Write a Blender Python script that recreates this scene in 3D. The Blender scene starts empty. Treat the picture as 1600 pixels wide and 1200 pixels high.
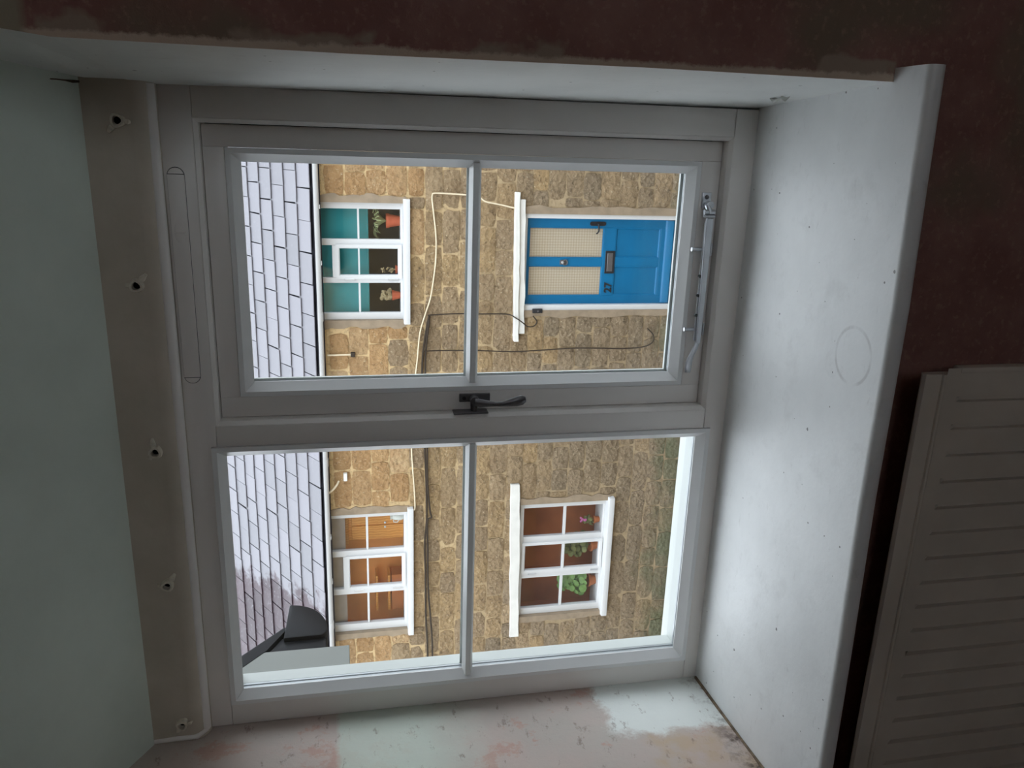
import bpy, bmesh, math, random
from mathutils import Vector, Matrix
random.seed(7)
S = bpy.context.scene
COL = S.collection

# ------------------------------------------------------------------ camera
cam_d = bpy.data.cameras.new('camera'); cam = bpy.data.objects.new('camera', cam_d); COL.objects.link(cam)
CP = Vector((0.444, -1.1911, 0.6187)); YAW, PITCH, ROLL, FPX = 0.2976, -0.1994, -0.02664, 1268.0
fwd = Vector((-math.sin(YAW)*math.cos(PITCH), math.cos(YAW)*math.cos(PITCH), math.sin(PITCH)))
rt = Vector((math.cos(YAW), math.sin(YAW), 0)); upv = rt.cross(fwd)
r2 = math.cos(ROLL)*rt + math.sin(ROLL)*upv; u2 = -math.sin(ROLL)*rt + math.cos(ROLL)*upv
mx = Matrix.Identity(4)                       # phone held sideways: picture right = down in the room
for i in range(3):
    mx[i][0] = -u2[i]; mx[i][1] = r2[i]; mx[i][2] = -fwd[i]; mx[i][3] = CP[i]
cam.matrix_world = mx
cam_d.sensor_fit = 'HORIZONTAL'; cam_d.sensor_width = 36.0; cam_d.lens = FPX*36/1600; cam_d.clip_start = .02
S.camera = cam

# ------------------------------------------------------------------ overcast sky, exposure
W = bpy.data.worlds.new('overcast_sky'); S.world = W; W.use_nodes = True
bg = W.node_tree.nodes['Background']
bg.inputs['Color'].default_value = (.87, .93, 1.0, 1); bg.inputs['Strength'].default_value = 1.0
S.view_settings.view_transform = 'Standard'; S.view_settings.look = 'None'
S.view_settings.gamma = 1; S.view_settings.use_curve_mapping = False
S.view_settings.exposure = 1.9
S.cycles.max_bounces = 14; S.cycles.diffuse_bounces = 8; S.cycles.glossy_bounces = 4
S.cycles.transparent_max_bounces = 32; S.cycles.caustics_reflective = False; S.cycles.caustics_refractive = False

# ------------------------------------------------------------------ materials
def L(c):
    f = lambda v: v/12.92 if v <= .04045 else ((v+.055)/1.055)**2.4
    return tuple(f(v/255) for v in c) + (1,)
class NT:
    def __init__(s, name):
        s.m = bpy.data.materials.new(name); s.m.use_nodes = True; s.t = s.m.node_tree
        s.b = s.t.nodes['Principled BSDF']
    def n(s, typ, **kw):
        x = s.t.nodes.new(typ)
        for k, v in kw.items():
            if k.startswith('i_'):
                key = k[2:]; key = int(key) if key.isdigit() else key.replace('_', ' ')
                s.lnk(v, x.inputs[key])
            else: setattr(x, k, v)
        return x
    def lnk(s, v, inp):
        if isinstance(v, bpy.types.NodeSocket): s.t.links.new(v, inp)
        elif isinstance(v, bpy.types.Node): s.t.links.new(v.outputs[0], inp)
        else: inp.default_value = v
    def pos(s): return s.n('ShaderNodeNewGeometry').outputs['Position']
    def obj(s): return s.n('ShaderNodeTexCoord').outputs['Object']
    def sep(s, v): return s.n('ShaderNodeSeparateXYZ', i_0=v).outputs
    def noise(s, v, scale, det=4, rough=.55):
        return s.n('ShaderNodeTexNoise', i_Vector=v, i_Scale=scale, i_Detail=det, i_Roughness=rough).outputs['Fac']
    def ramp(s, f, a, b):
        x = s.n('ShaderNodeMapRange', i_0=f, i_1=a, i_2=b); x.clamp = True; return x.outputs[0]
    def math(s, op, a, b=0.0, c=None):
        x = s.n('ShaderNodeMath', operation=op, i_0=a, i_1=b)
        if c is not None: s.lnk(c, x.inputs[2])
        return x.outputs[0]
    def mix(s, f, a, b):
        x = s.n('ShaderNodeMix', data_type='RGBA'); s.lnk(f, x.inputs['Factor'])
        s.lnk(a, x.inputs[6]); s.lnk(b, x.inputs[7]); return x.outputs[2]
    def bump(s, h, strength, dist=.01):
        x = s.n('ShaderNodeBump', i_Strength=strength, i_Distance=dist, i_Height=h); s.t.links.new(x.outputs[0], s.b.inputs['Normal'])
    def out(s, col, rough=.6, spec=.4, metal=0.0):
        s.lnk(col, s.b.inputs['Base Color']); s.lnk(rough, s.b.inputs['Roughness'])
        s.b.inputs['Specular IOR Level'].default_value = spec; s.b.inputs['Metallic'].default_value = metal
        return s.m
M = {}
def simple(name, rgb, rough=.5, var=.06, scale=12, spec=.4, metal=0.0, bump=0.0, bscale=60):
    k = NT(name); p = k.pos(); c = L(rgb); d = tuple(v*(1-var*2.2) for v in c[:3])+(1,)
    f = k.noise(p, scale)
    if bump: k.bump(k.noise(p, bscale), bump, .004)
    M[name] = k.out(k.mix(k.ramp(f, .35, .7), c, d), rough, spec, metal)
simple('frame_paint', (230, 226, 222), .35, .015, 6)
simple('bead_white', (232, 233, 233), .3, .01, 6)
simple('spacer_grey', (170, 175, 178), .35, .02, spec=.5, metal=.4)
simple('seal_dark', (70, 74, 76), .6)
simple('upvc_white', (206, 208, 210), .35, .02, 3)
simple('old_white', (222, 222, 218), .55, .05, 8, bump=.15)
simple('eave_paint', (122, 126, 123), .6, .03, 4)
simple('exterior_paint', (204, 209, 206), .5, .02, 4)
simple('metal_satin', (206, 210, 216), .3, .04, 40, metal=.6)
simple('metal_dark', (112, 110, 112), .36, .08, 40, metal=.55)
simple('metal_black', (38, 38, 42), .45, .1)
simple('black_plastic', (15, 16, 20), .5, .12, 30, spec=.12, bump=.1)
simple('door_blue', (10, 104, 152), .35, .06, 5)
simple('teal_cloth', (58, 160, 168), .8, .08, 3)
simple('terracotta', (196, 92, 62), .7)
simple('void_black', (8, 7, 6), .9, .05, spec=.05)
simple('plug_cream', (214, 206, 190), .6, .1, 200)
simple('cable_white', (222, 208, 180), .6)
simple('cable_dark', (52, 42, 32), .7)
simple('leaf_green', (120, 158, 84), .5, .2, 20)
simple('leaf_olive', (120, 122, 70), .6, .2, 20)
simple('leaf_pale', (178, 190, 140), .55, .15, 20)
simple('dry_stem', (176, 158, 122), .8, .2, 60)
simple('petal_pink', (204, 110, 168), .6)
simple('room_dark', (62, 72, 84), .8)
simple('room_brown', (190, 112, 66), .8, .12, 3)
simple('room_orange', (238, 160, 92), .8, .08, 3)
simple('grey_blind', (150, 140, 138), .8)
simple('china_white', (220, 224, 220), .3)
simple('road', (118, 116, 112), .85, .15, 20, bump=.3)
simple('room_plaster', (178, 152, 128), .85, .08, 4, bump=.1)
simple('floor_board', (120, 92, 70), .6, .15, 6)
simple('moss', (92, 118, 74), .9, .2, 30)

def m_wood():
    k = NT('pine'); p = k.pos(); w = k.n('ShaderNodeTexWave', i_Vector=p, i_Scale=9, i_Distortion=5, i_Detail=3)
    M['pine'] = k.out(k.mix(w.outputs['Fac'], L((226, 160, 84)), L((204, 132, 62))), .5)
m_wood()

def glass(name, tint, gain):
    m = bpy.data.materials.new(name); m.use_nodes = True; t = m.node_tree; t.nodes.clear()
    o = t.nodes.new('ShaderNodeOutputMaterial'); mixn = t.nodes.new('ShaderNodeMixShader')
    tr = t.nodes.new('ShaderNodeBsdfTransparent'); tr.inputs[0].default_value = tint
    gl = t.nodes.new('ShaderNodeBsdfGlossy'); gl.inputs['Roughness'].default_value = 0.02
    lw = t.nodes.new('ShaderNodeLayerWeight'); lw.inputs['Blend'].default_value = .5
    pw = t.nodes.new('ShaderNodeMath'); pw.operation = 'POWER'; pw.inputs[1].default_value = 5.0
    mu = t.nodes.new('ShaderNodeMath'); mu.operation = 'MULTIPLY_ADD'; mu.inputs[1].default_value = .9; mu.inputs[2].default_value = gain
    t.links.new(lw.outputs['Facing'], pw.inputs[0]); t.links.new(pw.outputs[0], mu.inputs[0]); t.links.new(mu.outputs[0], mixn.inputs[0])
    t.links.new(tr.outputs[0], mixn.inputs[1]); t.links.new(gl.outputs[0], mixn.inputs[2]); t.links.new(mixn.outputs[0], o.inputs[0])
    M[name] = m
glass('glass_clear', (.99, .995, .995, 1), .012)
glass('glass_far', (.97, .98, .98, 1), .04)

def m_stone(name, cols):
    k = NT(name); p = k.pos(); rnd = k.n('ShaderNodeObjectInfo').outputs['Random']
    c = k.mix(k.ramp(rnd, .1, .5), L(cols[0]), L(cols[1])); c = k.mix(k.ramp(rnd, .55, .95), c, L(cols[2]))
    n1 = k.noise(p, 5, 5, .65); c = k.mix(k.ramp(n1, .45, .75), c, L(cols[3]))
    n2 = k.noise(p, 24, 6, .72); c = k.mix(k.ramp(n2, .55, .72), c, L(cols[4]))
    v = k.n('ShaderNodeTexVoronoi', i_Vector=p, i_Scale=17, feature='F1'); v.inputs['Randomness'].default_value = 1
    n3 = k.noise(p, 44, 5, .75)
    c = k.mix(k.ramp(n3, .58, .68), c, L(cols[5]))
    zz = k.sep(p)[2]; al = k.math('MULTIPLY', k.ramp(k.math('ADD', zz, k.math('MULTIPLY', k.noise(p, 2.2, 4), 1.4)), -2.45, -2.85), .6)
    c = k.mix(al, c, L((92, 108, 78)))
    h = k.math('ADD', k.math('MULTIPLY', v.outputs['Distance'], 1.1), k.math('ADD', n2, n3))
    k.bump(h, 1.0, .03); M[name] = k.out(c, .9, .2)
m_stone('stone_warm', ((194, 158, 114), (178, 142, 100), (202, 172, 132), (168, 130, 90), (128, 100, 72), (222, 202, 168)))
m_stone('stone_mid',  ((172, 149, 118), (156, 135, 108), (180, 153, 114), (144, 121, 93), (94, 79, 62), (220, 203, 172)))
m_stone('stone_grey', ((158, 139, 114), (144, 128, 106), (168, 145, 114), (132, 115, 94), (86, 74, 59), (208, 192, 164)))
def m_mortar():
    k = NT('mortar'); p = k.pos(); n = k.noise(p, 18, 6, .7); z = k.sep(p)[2]
    warm = k.ramp(k.math('ADD', z, k.math('MULTIPLY', k.noise(p, 1.6), 1.6)), -.9, 1.1)
    c = k.mix(warm, L((166, 148, 120)), L((206, 180, 138)))
    c = k.mix(k.ramp(n, .5, .72), c, L((112, 94, 70))); k.bump(n, .7, .02); M['mortar'] = k.out(c, .95, .15)
m_mortar()
simple('render_patch', (150, 134, 114), .9, .12, 9, bump=.4, bscale=25)

def m_slate():                      # purple slate, pale sky reflection painted over most of the roof, left off one patch
    k = NT('slate'); p = k.pos(); rnd = k.n('ShaderNodeObjectInfo').outputs['Random']; s = k.sep(p)
    base = k.mix(rnd, L((54, 42, 48)), L((70, 56, 62)))
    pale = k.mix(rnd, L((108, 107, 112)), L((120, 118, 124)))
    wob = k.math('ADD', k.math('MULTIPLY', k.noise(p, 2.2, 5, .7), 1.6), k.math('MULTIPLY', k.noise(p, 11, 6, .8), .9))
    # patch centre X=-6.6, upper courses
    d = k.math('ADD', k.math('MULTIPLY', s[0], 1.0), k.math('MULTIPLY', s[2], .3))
    sky_sheen = k.ramp(k.math('ADD', d, wob), -3.66, -3.42)
    c = k.mix(sky_sheen, base, pale)
    c = k.mix(k.ramp(k.noise(p, 26, 5, .7), .56, .75), c, L((128, 126, 132)))
    k.bump(k.noise(p, 40, 4), .12, .01)
    M['slate'] = k.out(c, .5, .35)
    k2 = NT('slate_gap'); M['slate_gap'] = k2.out(L((46, 46, 54)), .9)
m_slate()

def m_white_reveal(name, col, specks=True, ring=None):
    k = NT(name); p = k.pos(); s = k.sep(p)
    n = k.noise(p, 5, 5, .6); c = k.mix(k.ramp(n, .4, .75), L(col), L(tuple(v-14 for v in col)))
    if specks:
        q = k.n('ShaderNodeCombineXYZ', i_0=s[0] if ring else s[2], i_1=s[1]).outputs[0]
        for sc, kp, sz in ((9, .66, .022), (23, .80, .034)):
            v = k.n('ShaderNodeTexVoronoi', i_Vector=q, i_Scale=sc, feature='F1', voronoi_dimensions='2D')
            keep = k.ramp(k.sep(v.outputs['Color'])[0], kp, kp+.01)
            size = k.math('MULTIPLY_ADD', k.sep(v.outputs['Color'])[1], sz*.8, sz*.25)
            dot = k.math('LESS_THAN', k.math('ADD', v.outputs['Distance'], k.math('MULTIPLY_ADD', k.noise(q, 260, 2), sz*1.6, -sz*.8)), size)
            c = k.mix(k.math('MULTIPLY', k.math('MULTIPLY', dot, keep), .8), c, L((92, 90, 86)))
        mp = k.n('ShaderNodeMapping', i_Vector=p); mp.inputs['Scale'].default_value = (1, 2.6, 1)
        c = k.mix(k.math('MULTIPLY', k.ramp(k.noise(mp, 24, 6, .75), .60, .74), .28), c, L((150, 148, 144)))
    if ring:
        cx, cy, r = ring
        dx = k.math('SUBTRACT', s[0], cx); dy = k.math('SUBTRACT', s[1], cy)
        dd = k.math('SQRT', k.math('ADD', k.math('MULTIPLY', dx, dx), k.math('MULTIPLY', dy, dy)))
        off = k.math('ABSOLUTE', k.math('SUBTRACT', dd, r))
        rm = k.math('MULTIPLY', k.ramp(off, .0028, .0012), k.ramp(k.noise(p, 30, 3), .35, .55))
        c = k.mix(k.math('MULTIPLY', rm, .3), c, L((140, 136, 132)))
        # rubbed dull areas on the board
        c = k.mix(k.math('MULTIPLY', k.ramp(k.noise(p, 14, 5, .7), .55, .72), .16), c, L((150, 150, 148)))
    k.bump(k.noise(p, 30, 4), .12, .006)
    M[name] = k.out(c, .42 if ring else .55, .45)
m_white_reveal('sill_paint', (232, 234, 234), True, (.2, -.315, .036))
m_white_reveal('reveal_white', (222, 224, 222))
m_white_reveal('soffit_green', (212, 222, 212), False)

def m_band():
    k = NT('band_plaster'); p = k.pos(); n = k.noise(p, 9, 5, .6)
    c = k.mix(k.ramp(n, .4, .7), L((196, 186, 172)), L((180, 172, 156))); k.bump(k.noise(p, 40, 4), .15, .004)
    M['band_plaster'] = k.out(c, .6, .3)
m_band()
def m_left():                       # left reveal: stripped plaster with remains of paint
    k = NT('reveal_stripped'); p = k.pos(); s = k.sep(p)
    c = k.mix(k.ramp(k.noise(p, 6, 5, .6), .4, .65), L((192, 176, 168)), L((182, 176, 168)))
    c = k.mix(k.ramp(k.noise(p, 11, 6, .7), .56, .62), c, L((188, 158, 146)))
    wob = k.math('MULTIPLY', k.noise(p, 20, 5, .7), .09)
    # pale green panel remnant and white patch near the sill
    g = k.math('MULTIPLY', k.ramp(k.math('ADD', s[2], wob), .655, .66), k.ramp(k.math('ADD', s[2], wob), .52, .515))
    g2 = k.ramp(k.math('ADD', s[2], wob), .66, .54)
    c = k.mix(k.math('MULTIPLY', k.math('MULTIPLY', k.ramp(k.math('ADD', s[2], k.math('MULTIPLY', wob, .25)), .665, .655), k.ramp(k.math('ADD', s[2], wob), .45, .56)), .75), c, L((196, 208, 196)))
    wp = k.math('MULTIPLY', k.ramp(k.math('ADD', s[2], wob), .255, .235), k.ramp(k.math('ADD', s[1], wob), -.105, -.085))
    c = k.mix(wp, c, L((222, 226, 222)))
    yl = k.math('MULTIPLY', k.ramp(k.math('ADD', s[2], wob), .22, .19), k.ramp(k.math('ADD', s[1], wob), -.09, -.12))
    c = k.mix(k.math('MULTIPLY', k.math('MULTIPLY', yl, k.ramp(k.noise(p, 16, 4), .45, .65)), .55), c, L((186, 160, 124)))
    mp = k.n('ShaderNodeMapping', i_Vector=p); mp.inputs['Scale'].default_value = (1, .55, 1.3)
    sc = k.ramp(k.noise(mp, 40, 7, .75), .585, .66); c = k.mix(k.math('MULTIPLY', sc, .6), c, L((120, 100, 88)))
    gr = k.ramp(k.math('ADD', s[2], wob), .085, .045); c = k.mix(k.math('MULTIPLY', gr, k.ramp(k.noise(p, 34, 6, .75), .46, .6)), c, L((96, 84, 76)))
    k.bump(k.noise(p, 28, 6, .7), .35, .006); M['reveal_stripped'] = k.out(c, .75, .25)
m_left()
def m_wall():                       # dark maroon wall with scraped patches, bare cream edge against the reveal
    k = NT('wall_maroon'); p = k.pos(); s = k.sep(p)
    c = k.mix(k.ramp(k.noise(p, 9, 6, .65), .42, .6), L((128, 92, 86)), L((142, 108, 100)))
    c = k.mix(k.ramp(k.noise(p, 4, 4, .5), .5, .6), c, L((122, 106, 92)))
    c = k.mix(k.math('MULTIPLY', k.ramp(k.noise(p, 120, 3, .6), .55, .7), .4), c, L((164, 134, 122)))
    rag = k.math('MULTIPLY', k.noise(p, 34, 5, .75), .016)
    edge = k.ramp(k.math('ADD', s[0], rag), .5385, .5350)
    zc = k.ramp(s[2], -.002, .002)
    grey = k.math('MULTIPLY', k.ramp(k.math('ADD', s[0], k.math('MULTIPLY', k.noise(p, 14, 4), .06)), .572, .566), k.ramp(k.noise(p, 6), .52, .55))
    c = k.mix(k.math('MULTIPLY', grey, zc), c, L((150, 134, 120)))
    c = k.mix(k.math('MULTIPLY', edge, zc), c, L((192, 174, 156)))
    up = k.ramp(k.math('ADD', s[2], k.math('MULTIPLY', k.noise(p, 20, 4), .02)), .905, .915)
    c = k.mix(up, c, L((150, 142, 124)))
    k.bump(k.noise(p, 60, 5, .7), .4, .006); M['wall_maroon'] = k.out(c, .85, .2)
m_wall()
def m_rad():
    k = NT('radiator_enamel'); p = k.pos()
    c = k.mix(k.ramp(k.noise(p, 7, 4), .4, .7), L((206, 198, 186)), L((192, 184, 172)))
    chip = k.math('MULTIPLY', k.ramp(k.noise(p, 55, 3, .6), .70, .72), k.ramp(k.sep(p)[2], -.06, -.04))
    c = k.mix(chip, c, L((84, 70, 60))); M['radiator_enamel'] = k.out(c, .45, .4)
m_rad()
def m_lace():
    k = NT('lace'); p = k.pos()
    mp = k.n('ShaderNodeMapping', i_Vector=p); mp.inputs['Rotation'].default_value = (0, math.radians(45), 0)
    ch = k.n('ShaderNodeTexChecker', i_Vector=mp, i_Scale=34)
    s2 = k.n('ShaderNodeSeparateXYZ', i_0=mp)
    f = k.math('MULTIPLY', k.math('SINE', k.math('MULTIPLY', s2.outputs[0], 140)), k.math('SINE', k.math('MULTIPLY', s2.outputs[2], 140)))
    c = k.mix(k.ramp(f, -.3, .3), L((186, 168, 146)), L((206, 190, 168))); M['lace'] = k.out(c, .6, .4)
m_lace()
simple('grime', (128, 110, 90), .9, .3, 60, bump=.5)

# ------------------------------------------------------------------ mesh building
WLOC = {}
class MB:
    def __init__(s): s.v = []; s.f = []; s.mi = []; s.m = 0
    def add(s, vs, fs):
        o = len(s.v); s.v += [Vector(v) for v in vs]
        for f in fs: s.f.append(tuple(i+o for i in f)); s.mi.append(s.m)
        return s
    def box(s, x0, x1, y0, y1, z0, z1):
        x0, x1 = sorted((x0, x1)); y0, y1 = sorted((y0, y1)); z0, z1 = sorted((z0, z1))
        return s.add([(x0,y0,z0),(x1,y0,z0),(x1,y1,z0),(x0,y1,z0),(x0,y0,z1),(x1,y0,z1),(x1,y1,z1),(x0,y1,z1)],
                     [(0,3,2,1),(4,5,6,7),(0,1,5,4),(1,2,6,5),(2,3,7,6),(3,0,4,7)])
    def hexa(s, p): return s.add(p, [(0,3,2,1),(4,5,6,7),(0,1,5,4),(1,2,6,5),(2,3,7,6),(3,0,4,7)])
    def tube(s, path, r, n=8, caps=True, flat=1.0):
        path = [Vector(p) for p in path]; rs = r if isinstance(r, (list, tuple)) else [r]*len(path)
        rings = []; a = None
        for i, p in enumerate(path):
            t = (path[min(i+1, len(path)-1)]-path[max(i-1, 0)]).normalized()
            if a is None:
                a = t.cross(Vector((0, 1, 0)))
                if a.length < .05: a = t.cross(Vector((0, 0, 1)))
            else: a = a-t*a.dot(t)
            a.normalize(); b = t.cross(a).normalized()
            rings.append([p+rs[i]*(math.cos(2*math.pi*k/n)*a+flat*math.sin(2*math.pi*k/n)*b) for k in range(n)])
        vs = [v for g in rings for v in g]
        fs = [(i*n+k, i*n+(k+1) % n, (i+1)*n+(k+1) % n, (i+1)*n+k) for i in range(len(rings)-1) for k in range(n)]
        if caps: fs += [tuple(range(n))[::-1], tuple((len(rings)-1)*n+k for k in range(n))]
        return s.add(vs, fs)
    def prism(s, poly, axis, a0, a1):
        # poly: 2D points; axis 0: (y,z) along x ; 1: (x,z) along y ; 2: (x,y) along z
        def P(q, a): return [(a, q[0], q[1]), (q[0], a, q[1]), (q[0], q[1], a)][axis]
        n = len(poly); vs = [P(q, a0) for q in poly]+[P(q, a1) for q in poly]
        return s.add(vs, [tuple(range(n)), tuple(range(n, 2*n))[::-1]]+[(k, k+n, (k+1) % n+n, (k+1) % n) for k in range(n)])
    def lathe(s, c, prof, n=14, axis=2):
        c = Vector(c); vs = []
        for r, h in prof:
            for k in range(n):
                a = 2*math.pi*k/n; q = (r*math.cos(a), r*math.sin(a), h)
                vs.append(c+Vector(q if axis == 2 else (q[0], q[2], q[1])))
        m = len(prof)
        fs = [(i*n+k, i*n+(k+1) % n, (i+1)*n+(k+1) % n, (i+1)*n+k) for i in range(m-1) for k in range(n)]
        fs += [tuple(range(n)), tuple((m-1)*n+k for k in range(n))]
        return s.add(vs, fs)
    def ring(s, x0, x1, z0, z1, prof):
        # picture-frame moulding: prof = [(inset, y), ...] closed section
        n = len(prof); vs = []
        for d, y in prof: vs += [(x0+d, y, z0+d), (x1-d, y, z0+d), (x1-d, y, z1-d), (x0+d, y, z1-d)]
        fs = []
        for i in range(n):
            j = (i+1) % n
            for k in range(4): fs.append((i*4+k, i*4+(k+1) % 4, j*4+(k+1) % 4, j*4+k))
        return s.add(vs, fs)
    def build(s, name, mats, parent=None, bevel=0, seg=2, smooth=True, angle=35, origin=None):
        if isinstance(mats, str): mats = [mats]
        if parent is not None: base = WLOC[parent.name]
        elif origin is not None: base = Vector(origin)
        else:
            lo = [min(v[i] for v in s.v) for i in range(3)]; hi = [max(v[i] for v in s.v) for i in range(3)]
            base = Vector(((lo[0]+hi[0])/2, (lo[1]+hi[1])/2, lo[2]))
        me = bpy.data.meshes.new(name); me.from_pydata([tuple(v-base) for v in s.v], [], s.f)
        for m in mats: me.materials.append(M[m])
        for p, mi in zip(me.polygons, s.mi): p.material_index = mi
        bm = bmesh.new(); bm.from_mesh(me); bmesh.ops.recalc_face_normals(bm, faces=bm.faces)
        if bevel:
            es = [e for e in bm.edges if len(e.link_faces) == 2 and e.calc_face_angle(0) > .6]
            bmesh.ops.bevel(bm, geom=es, offset=bevel, segments=seg, profile=.5, affect='EDGES', clamp_overlap=True)
        bm.to_mesh(me); bm.free()
        if smooth:
            me.polygons.foreach_set('use_smooth', [True]*len(me.polygons)); me.set_sharp_from_angle(angle=math.radians(angle))
        o = bpy.data.objects.new(name, me); COL.objects.link(o)
        if parent is not None: o.parent = parent
        else: o.location = base
        WLOC[o.name] = base.copy()
        return o
def tag(o, label=None, cat=None, group=None, kind=None):
    for k, v in (('label', label), ('category', cat), ('group', group), ('kind', kind)):
        if v: o[k] = v
    return o
def empty(name, loc, parent=None):
    o = bpy.data.objects.new(name, None); COL.objects.link(o); loc = Vector(loc); o.empty_display_size = .05
    if parent is not None: o.parent = parent; WLOC[o.name] = WLOC[parent.name].copy()
    else: o.location = loc; WLOC[o.name] = loc
    return o

# ================================================================== the room
XR0, XR1, XL0, XL1 = .503, .522, -.501, -.474      # reveal faces at the frame and at the room
YI, YE = -.31, .07                                  # room face / street face of the wall
RX0, RX1, RY, RZ0, RZ1 = -1.9, 2.1, -3.4, -1.05, 1.55
def wall_right():
    b = MB()
    zs = [-1.05, -.05, .0, .3, .6, .88, .93, 1.02, 1.6]
    fx = [XR1, XR1, XR1, XR1+.001, XR1-.001, XR1, XR1+.006, XR1+.012, XR1+.03]
    bx = [XR0, XR0, XR0, XR0-.001, XR0-.002, XR0-.004, XR0-.004, XR0, XR0+.01]
    vs = []
    for z, a, c in zip(zs, fx, bx): vs += [(a, YI, z), (RX1+.2, YI, z), (RX1+.2, YE, z), (XR0-.01 if 0 <= z <= .86 else XR0-.01, YE, z), (c, 0.0, z)]
    n = len(zs); fs = []; mi = []
    for i in range(n-1):
        for k in range(5):
            j = (k+1) % 5; fs.append((i*5+k, i*5+j, (i+1)*5+j, (i+1)*5+k)); mi.append([0, 0, 2, 1, 1][k])
    fs += [(0, 1, 2, 3, 4), tuple((n-1)*5+k for k in range(5))]; mi += [0, 0]
    b.add(vs, fs); b.mi = mi
    return b.build('wall_right', ['wall_maroon', 'reveal_white', 'mortar'], smooth=False)
tag(wall_right(), 'dark maroon scraped wall with white painted reveal on the right of the window', kind='structure')
def wall_left():
    b = MB(); vs = []; zs = [-1.05, 0, .4, .85, 1.6]; fs = []; mi = []
    for z in zs: vs += [(XL1, YI, z), (RX0-.2, YI, z), (RX0-.2, YE, z), (XL0+.01, YE, z), (XL0, 0, z)]
    for i in range(len(zs)-1):
        for k in range(5):
            j = (k+1) % 5; fs.append((i*5+k, i*5+j, (i+1)*5+j, (i+1)*5+k)); mi.append([0, 0, 2, 1, 1][k])
    fs += [(0, 1, 2, 3, 4), tuple((len(zs)-1)*5+k for k in range(5))]; mi += [0, 0]
    b.add(vs, fs); b.mi = mi
    return b.build('wall_left', ['wall_maroon', 'reveal_stripped', 'mortar'], smooth=False)
tag(wall_left(), 'stripped pinkish plaster reveal with paint remains on the left of the window', kind='structure')
b = MB(); x0, x1 = XL0-.05, XR0+.06; n = 12; vs = []; fs = []
for j in range(n+1):
    for i in range(n+1):
        u_, v_ = i/n, j/n; vs.append((x0+(x1-x0)*u_, -.025+(YI+.025)*v_, .934+v_*(.136+.08*u_)))
fs = [(j*(n+1)+i, j*(n+1)+i+1, (j+1)*(n+1)+i+1, (j+1)*(n+1)+i) for j in range(n) for i in range(n)]
o_ = len(vs); vs += [(x0, YI, 1.6), (x1, YI, 1.6), (x1, -.025, 1.6), (x0, -.025, 1.6)]
fs += [(o_, o_+1, o_+2, o_+3), tuple(n*(n+1)+i for i in range(n+1))+(o_+1, o_), tuple(range(n+1))+(o_+2, o_+3)]
b.add(vs, fs)
tag(b.build('wall_above', 'soffit_green', angle=30), 'pale green painted sloping soffit above the window', kind='structure')
b = MB(); prof = [(.0, .853)] + [(-.030*math.sin(math.pi/2*k/8), .853+.027*(1-math.cos(math.pi/2*k/8))) for k in range(9)] + [(-.030, .95), (YE, .95), (YE, .853)]
b.prism(prof, 0, XL0-.03, XR0+.03)
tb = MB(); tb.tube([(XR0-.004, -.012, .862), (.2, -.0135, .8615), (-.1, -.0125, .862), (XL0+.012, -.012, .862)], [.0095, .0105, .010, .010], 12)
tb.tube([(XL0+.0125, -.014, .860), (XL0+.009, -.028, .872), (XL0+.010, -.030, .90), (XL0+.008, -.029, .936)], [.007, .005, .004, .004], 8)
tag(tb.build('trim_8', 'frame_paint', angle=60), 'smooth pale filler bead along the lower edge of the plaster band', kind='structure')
tag(b.build('trim_1', 'band_plaster', angle=50), 'plaster band with rounded lower edge along the window head', kind='structure')
b = MB(); b.box(XL1, XR1, YI, YE, RZ0, -.020)
tag(b.build('wall_below', 'wall_maroon', smooth=False), 'dark brown wall under the window sill', kind='structure')
b = MB(); b.box(-18, 8, YE-.02, YE, -3.9, RZ0); b.box(-18, RX0-.2, YE-.02, YE, RZ0, 1.9); b.box(RX1+.2, 8, YE-.02, YE, RZ0, 1.9); b.box(RX0-.2, RX1+.2, YE-.02, YE, 1.6, 1.9)
tag(b.build('wall_street', 'mortar', smooth=False), 'street side of the stone house wall', kind='structure')
b = MB(); b.box(-.55, 6, YE, .40, 1.22, 1.30)  # out of view, added to shade the outer jamb from above
tag(b.build('shade_eave', 'old_white', smooth=False), 'unseen boxed eave added above the window outside for shade', kind='structure')
b = MB(); b.box(RX0-.2, RX1+.2, RY-.2, YI, RZ0-.1, RZ0); tag(b.build('floor', 'floor_board', smooth=False), 'bare wooden floor of the room', kind='structure')
b = MB(); b.box(RX0-.2, RX1+.2, RY-.2, YE, 1.55, 1.65); tag(b.build('ceiling', 'room_plaster', smooth=False), 'plain plaster ceiling', kind='structure')
BWX0, BWX1, BWZ0, BWZ1 = .95, 1.95, .05, 1.1          # unseen window added behind the viewer to fill the room with light
b = MB(); b.box(RX0-.2, BWX0, RY-.1, RY, RZ0, 1.55); b.box(BWX1, RX1+.2, RY-.1, RY, RZ0, 1.55); b.box(BWX0, BWX1, RY-.1, RY, RZ0, BWZ0); b.box(BWX0, BWX1, RY-.1, RY, BWZ1, 1.55)
tag(b.build('wall_back', 'room_plaster', smooth=False), 'bare plaster wall behind the viewer', kind='structure')
bw = tag(empty('window_5', (1.45, RY, BWZ0)), 'small unseen window added behind the viewer as fill light', 'window', kind='structure')
b = MB(); b.ring(BWX0, BWX1, BWZ0, BWZ1, [(0, RY-.09), (.045, RY-.09), (.045, RY-.03), (0, RY-.03)]); b.build('frame', 'frame_paint', bw, .002, 1)
b = MB(); b.box(1.435, 1.465, RY-.085, RY-.035, BWZ0+.04, BWZ1-.04); b.build('mullion', 'frame_paint', bw, .002, 1)
b = MB(); b.box(BWX0+.03, BWX1-.03, RY-.062, RY-.058, BWZ0+.03, BWZ1-.03); b.build('pane', 'glass_clear', bw, smooth=False)
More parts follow.
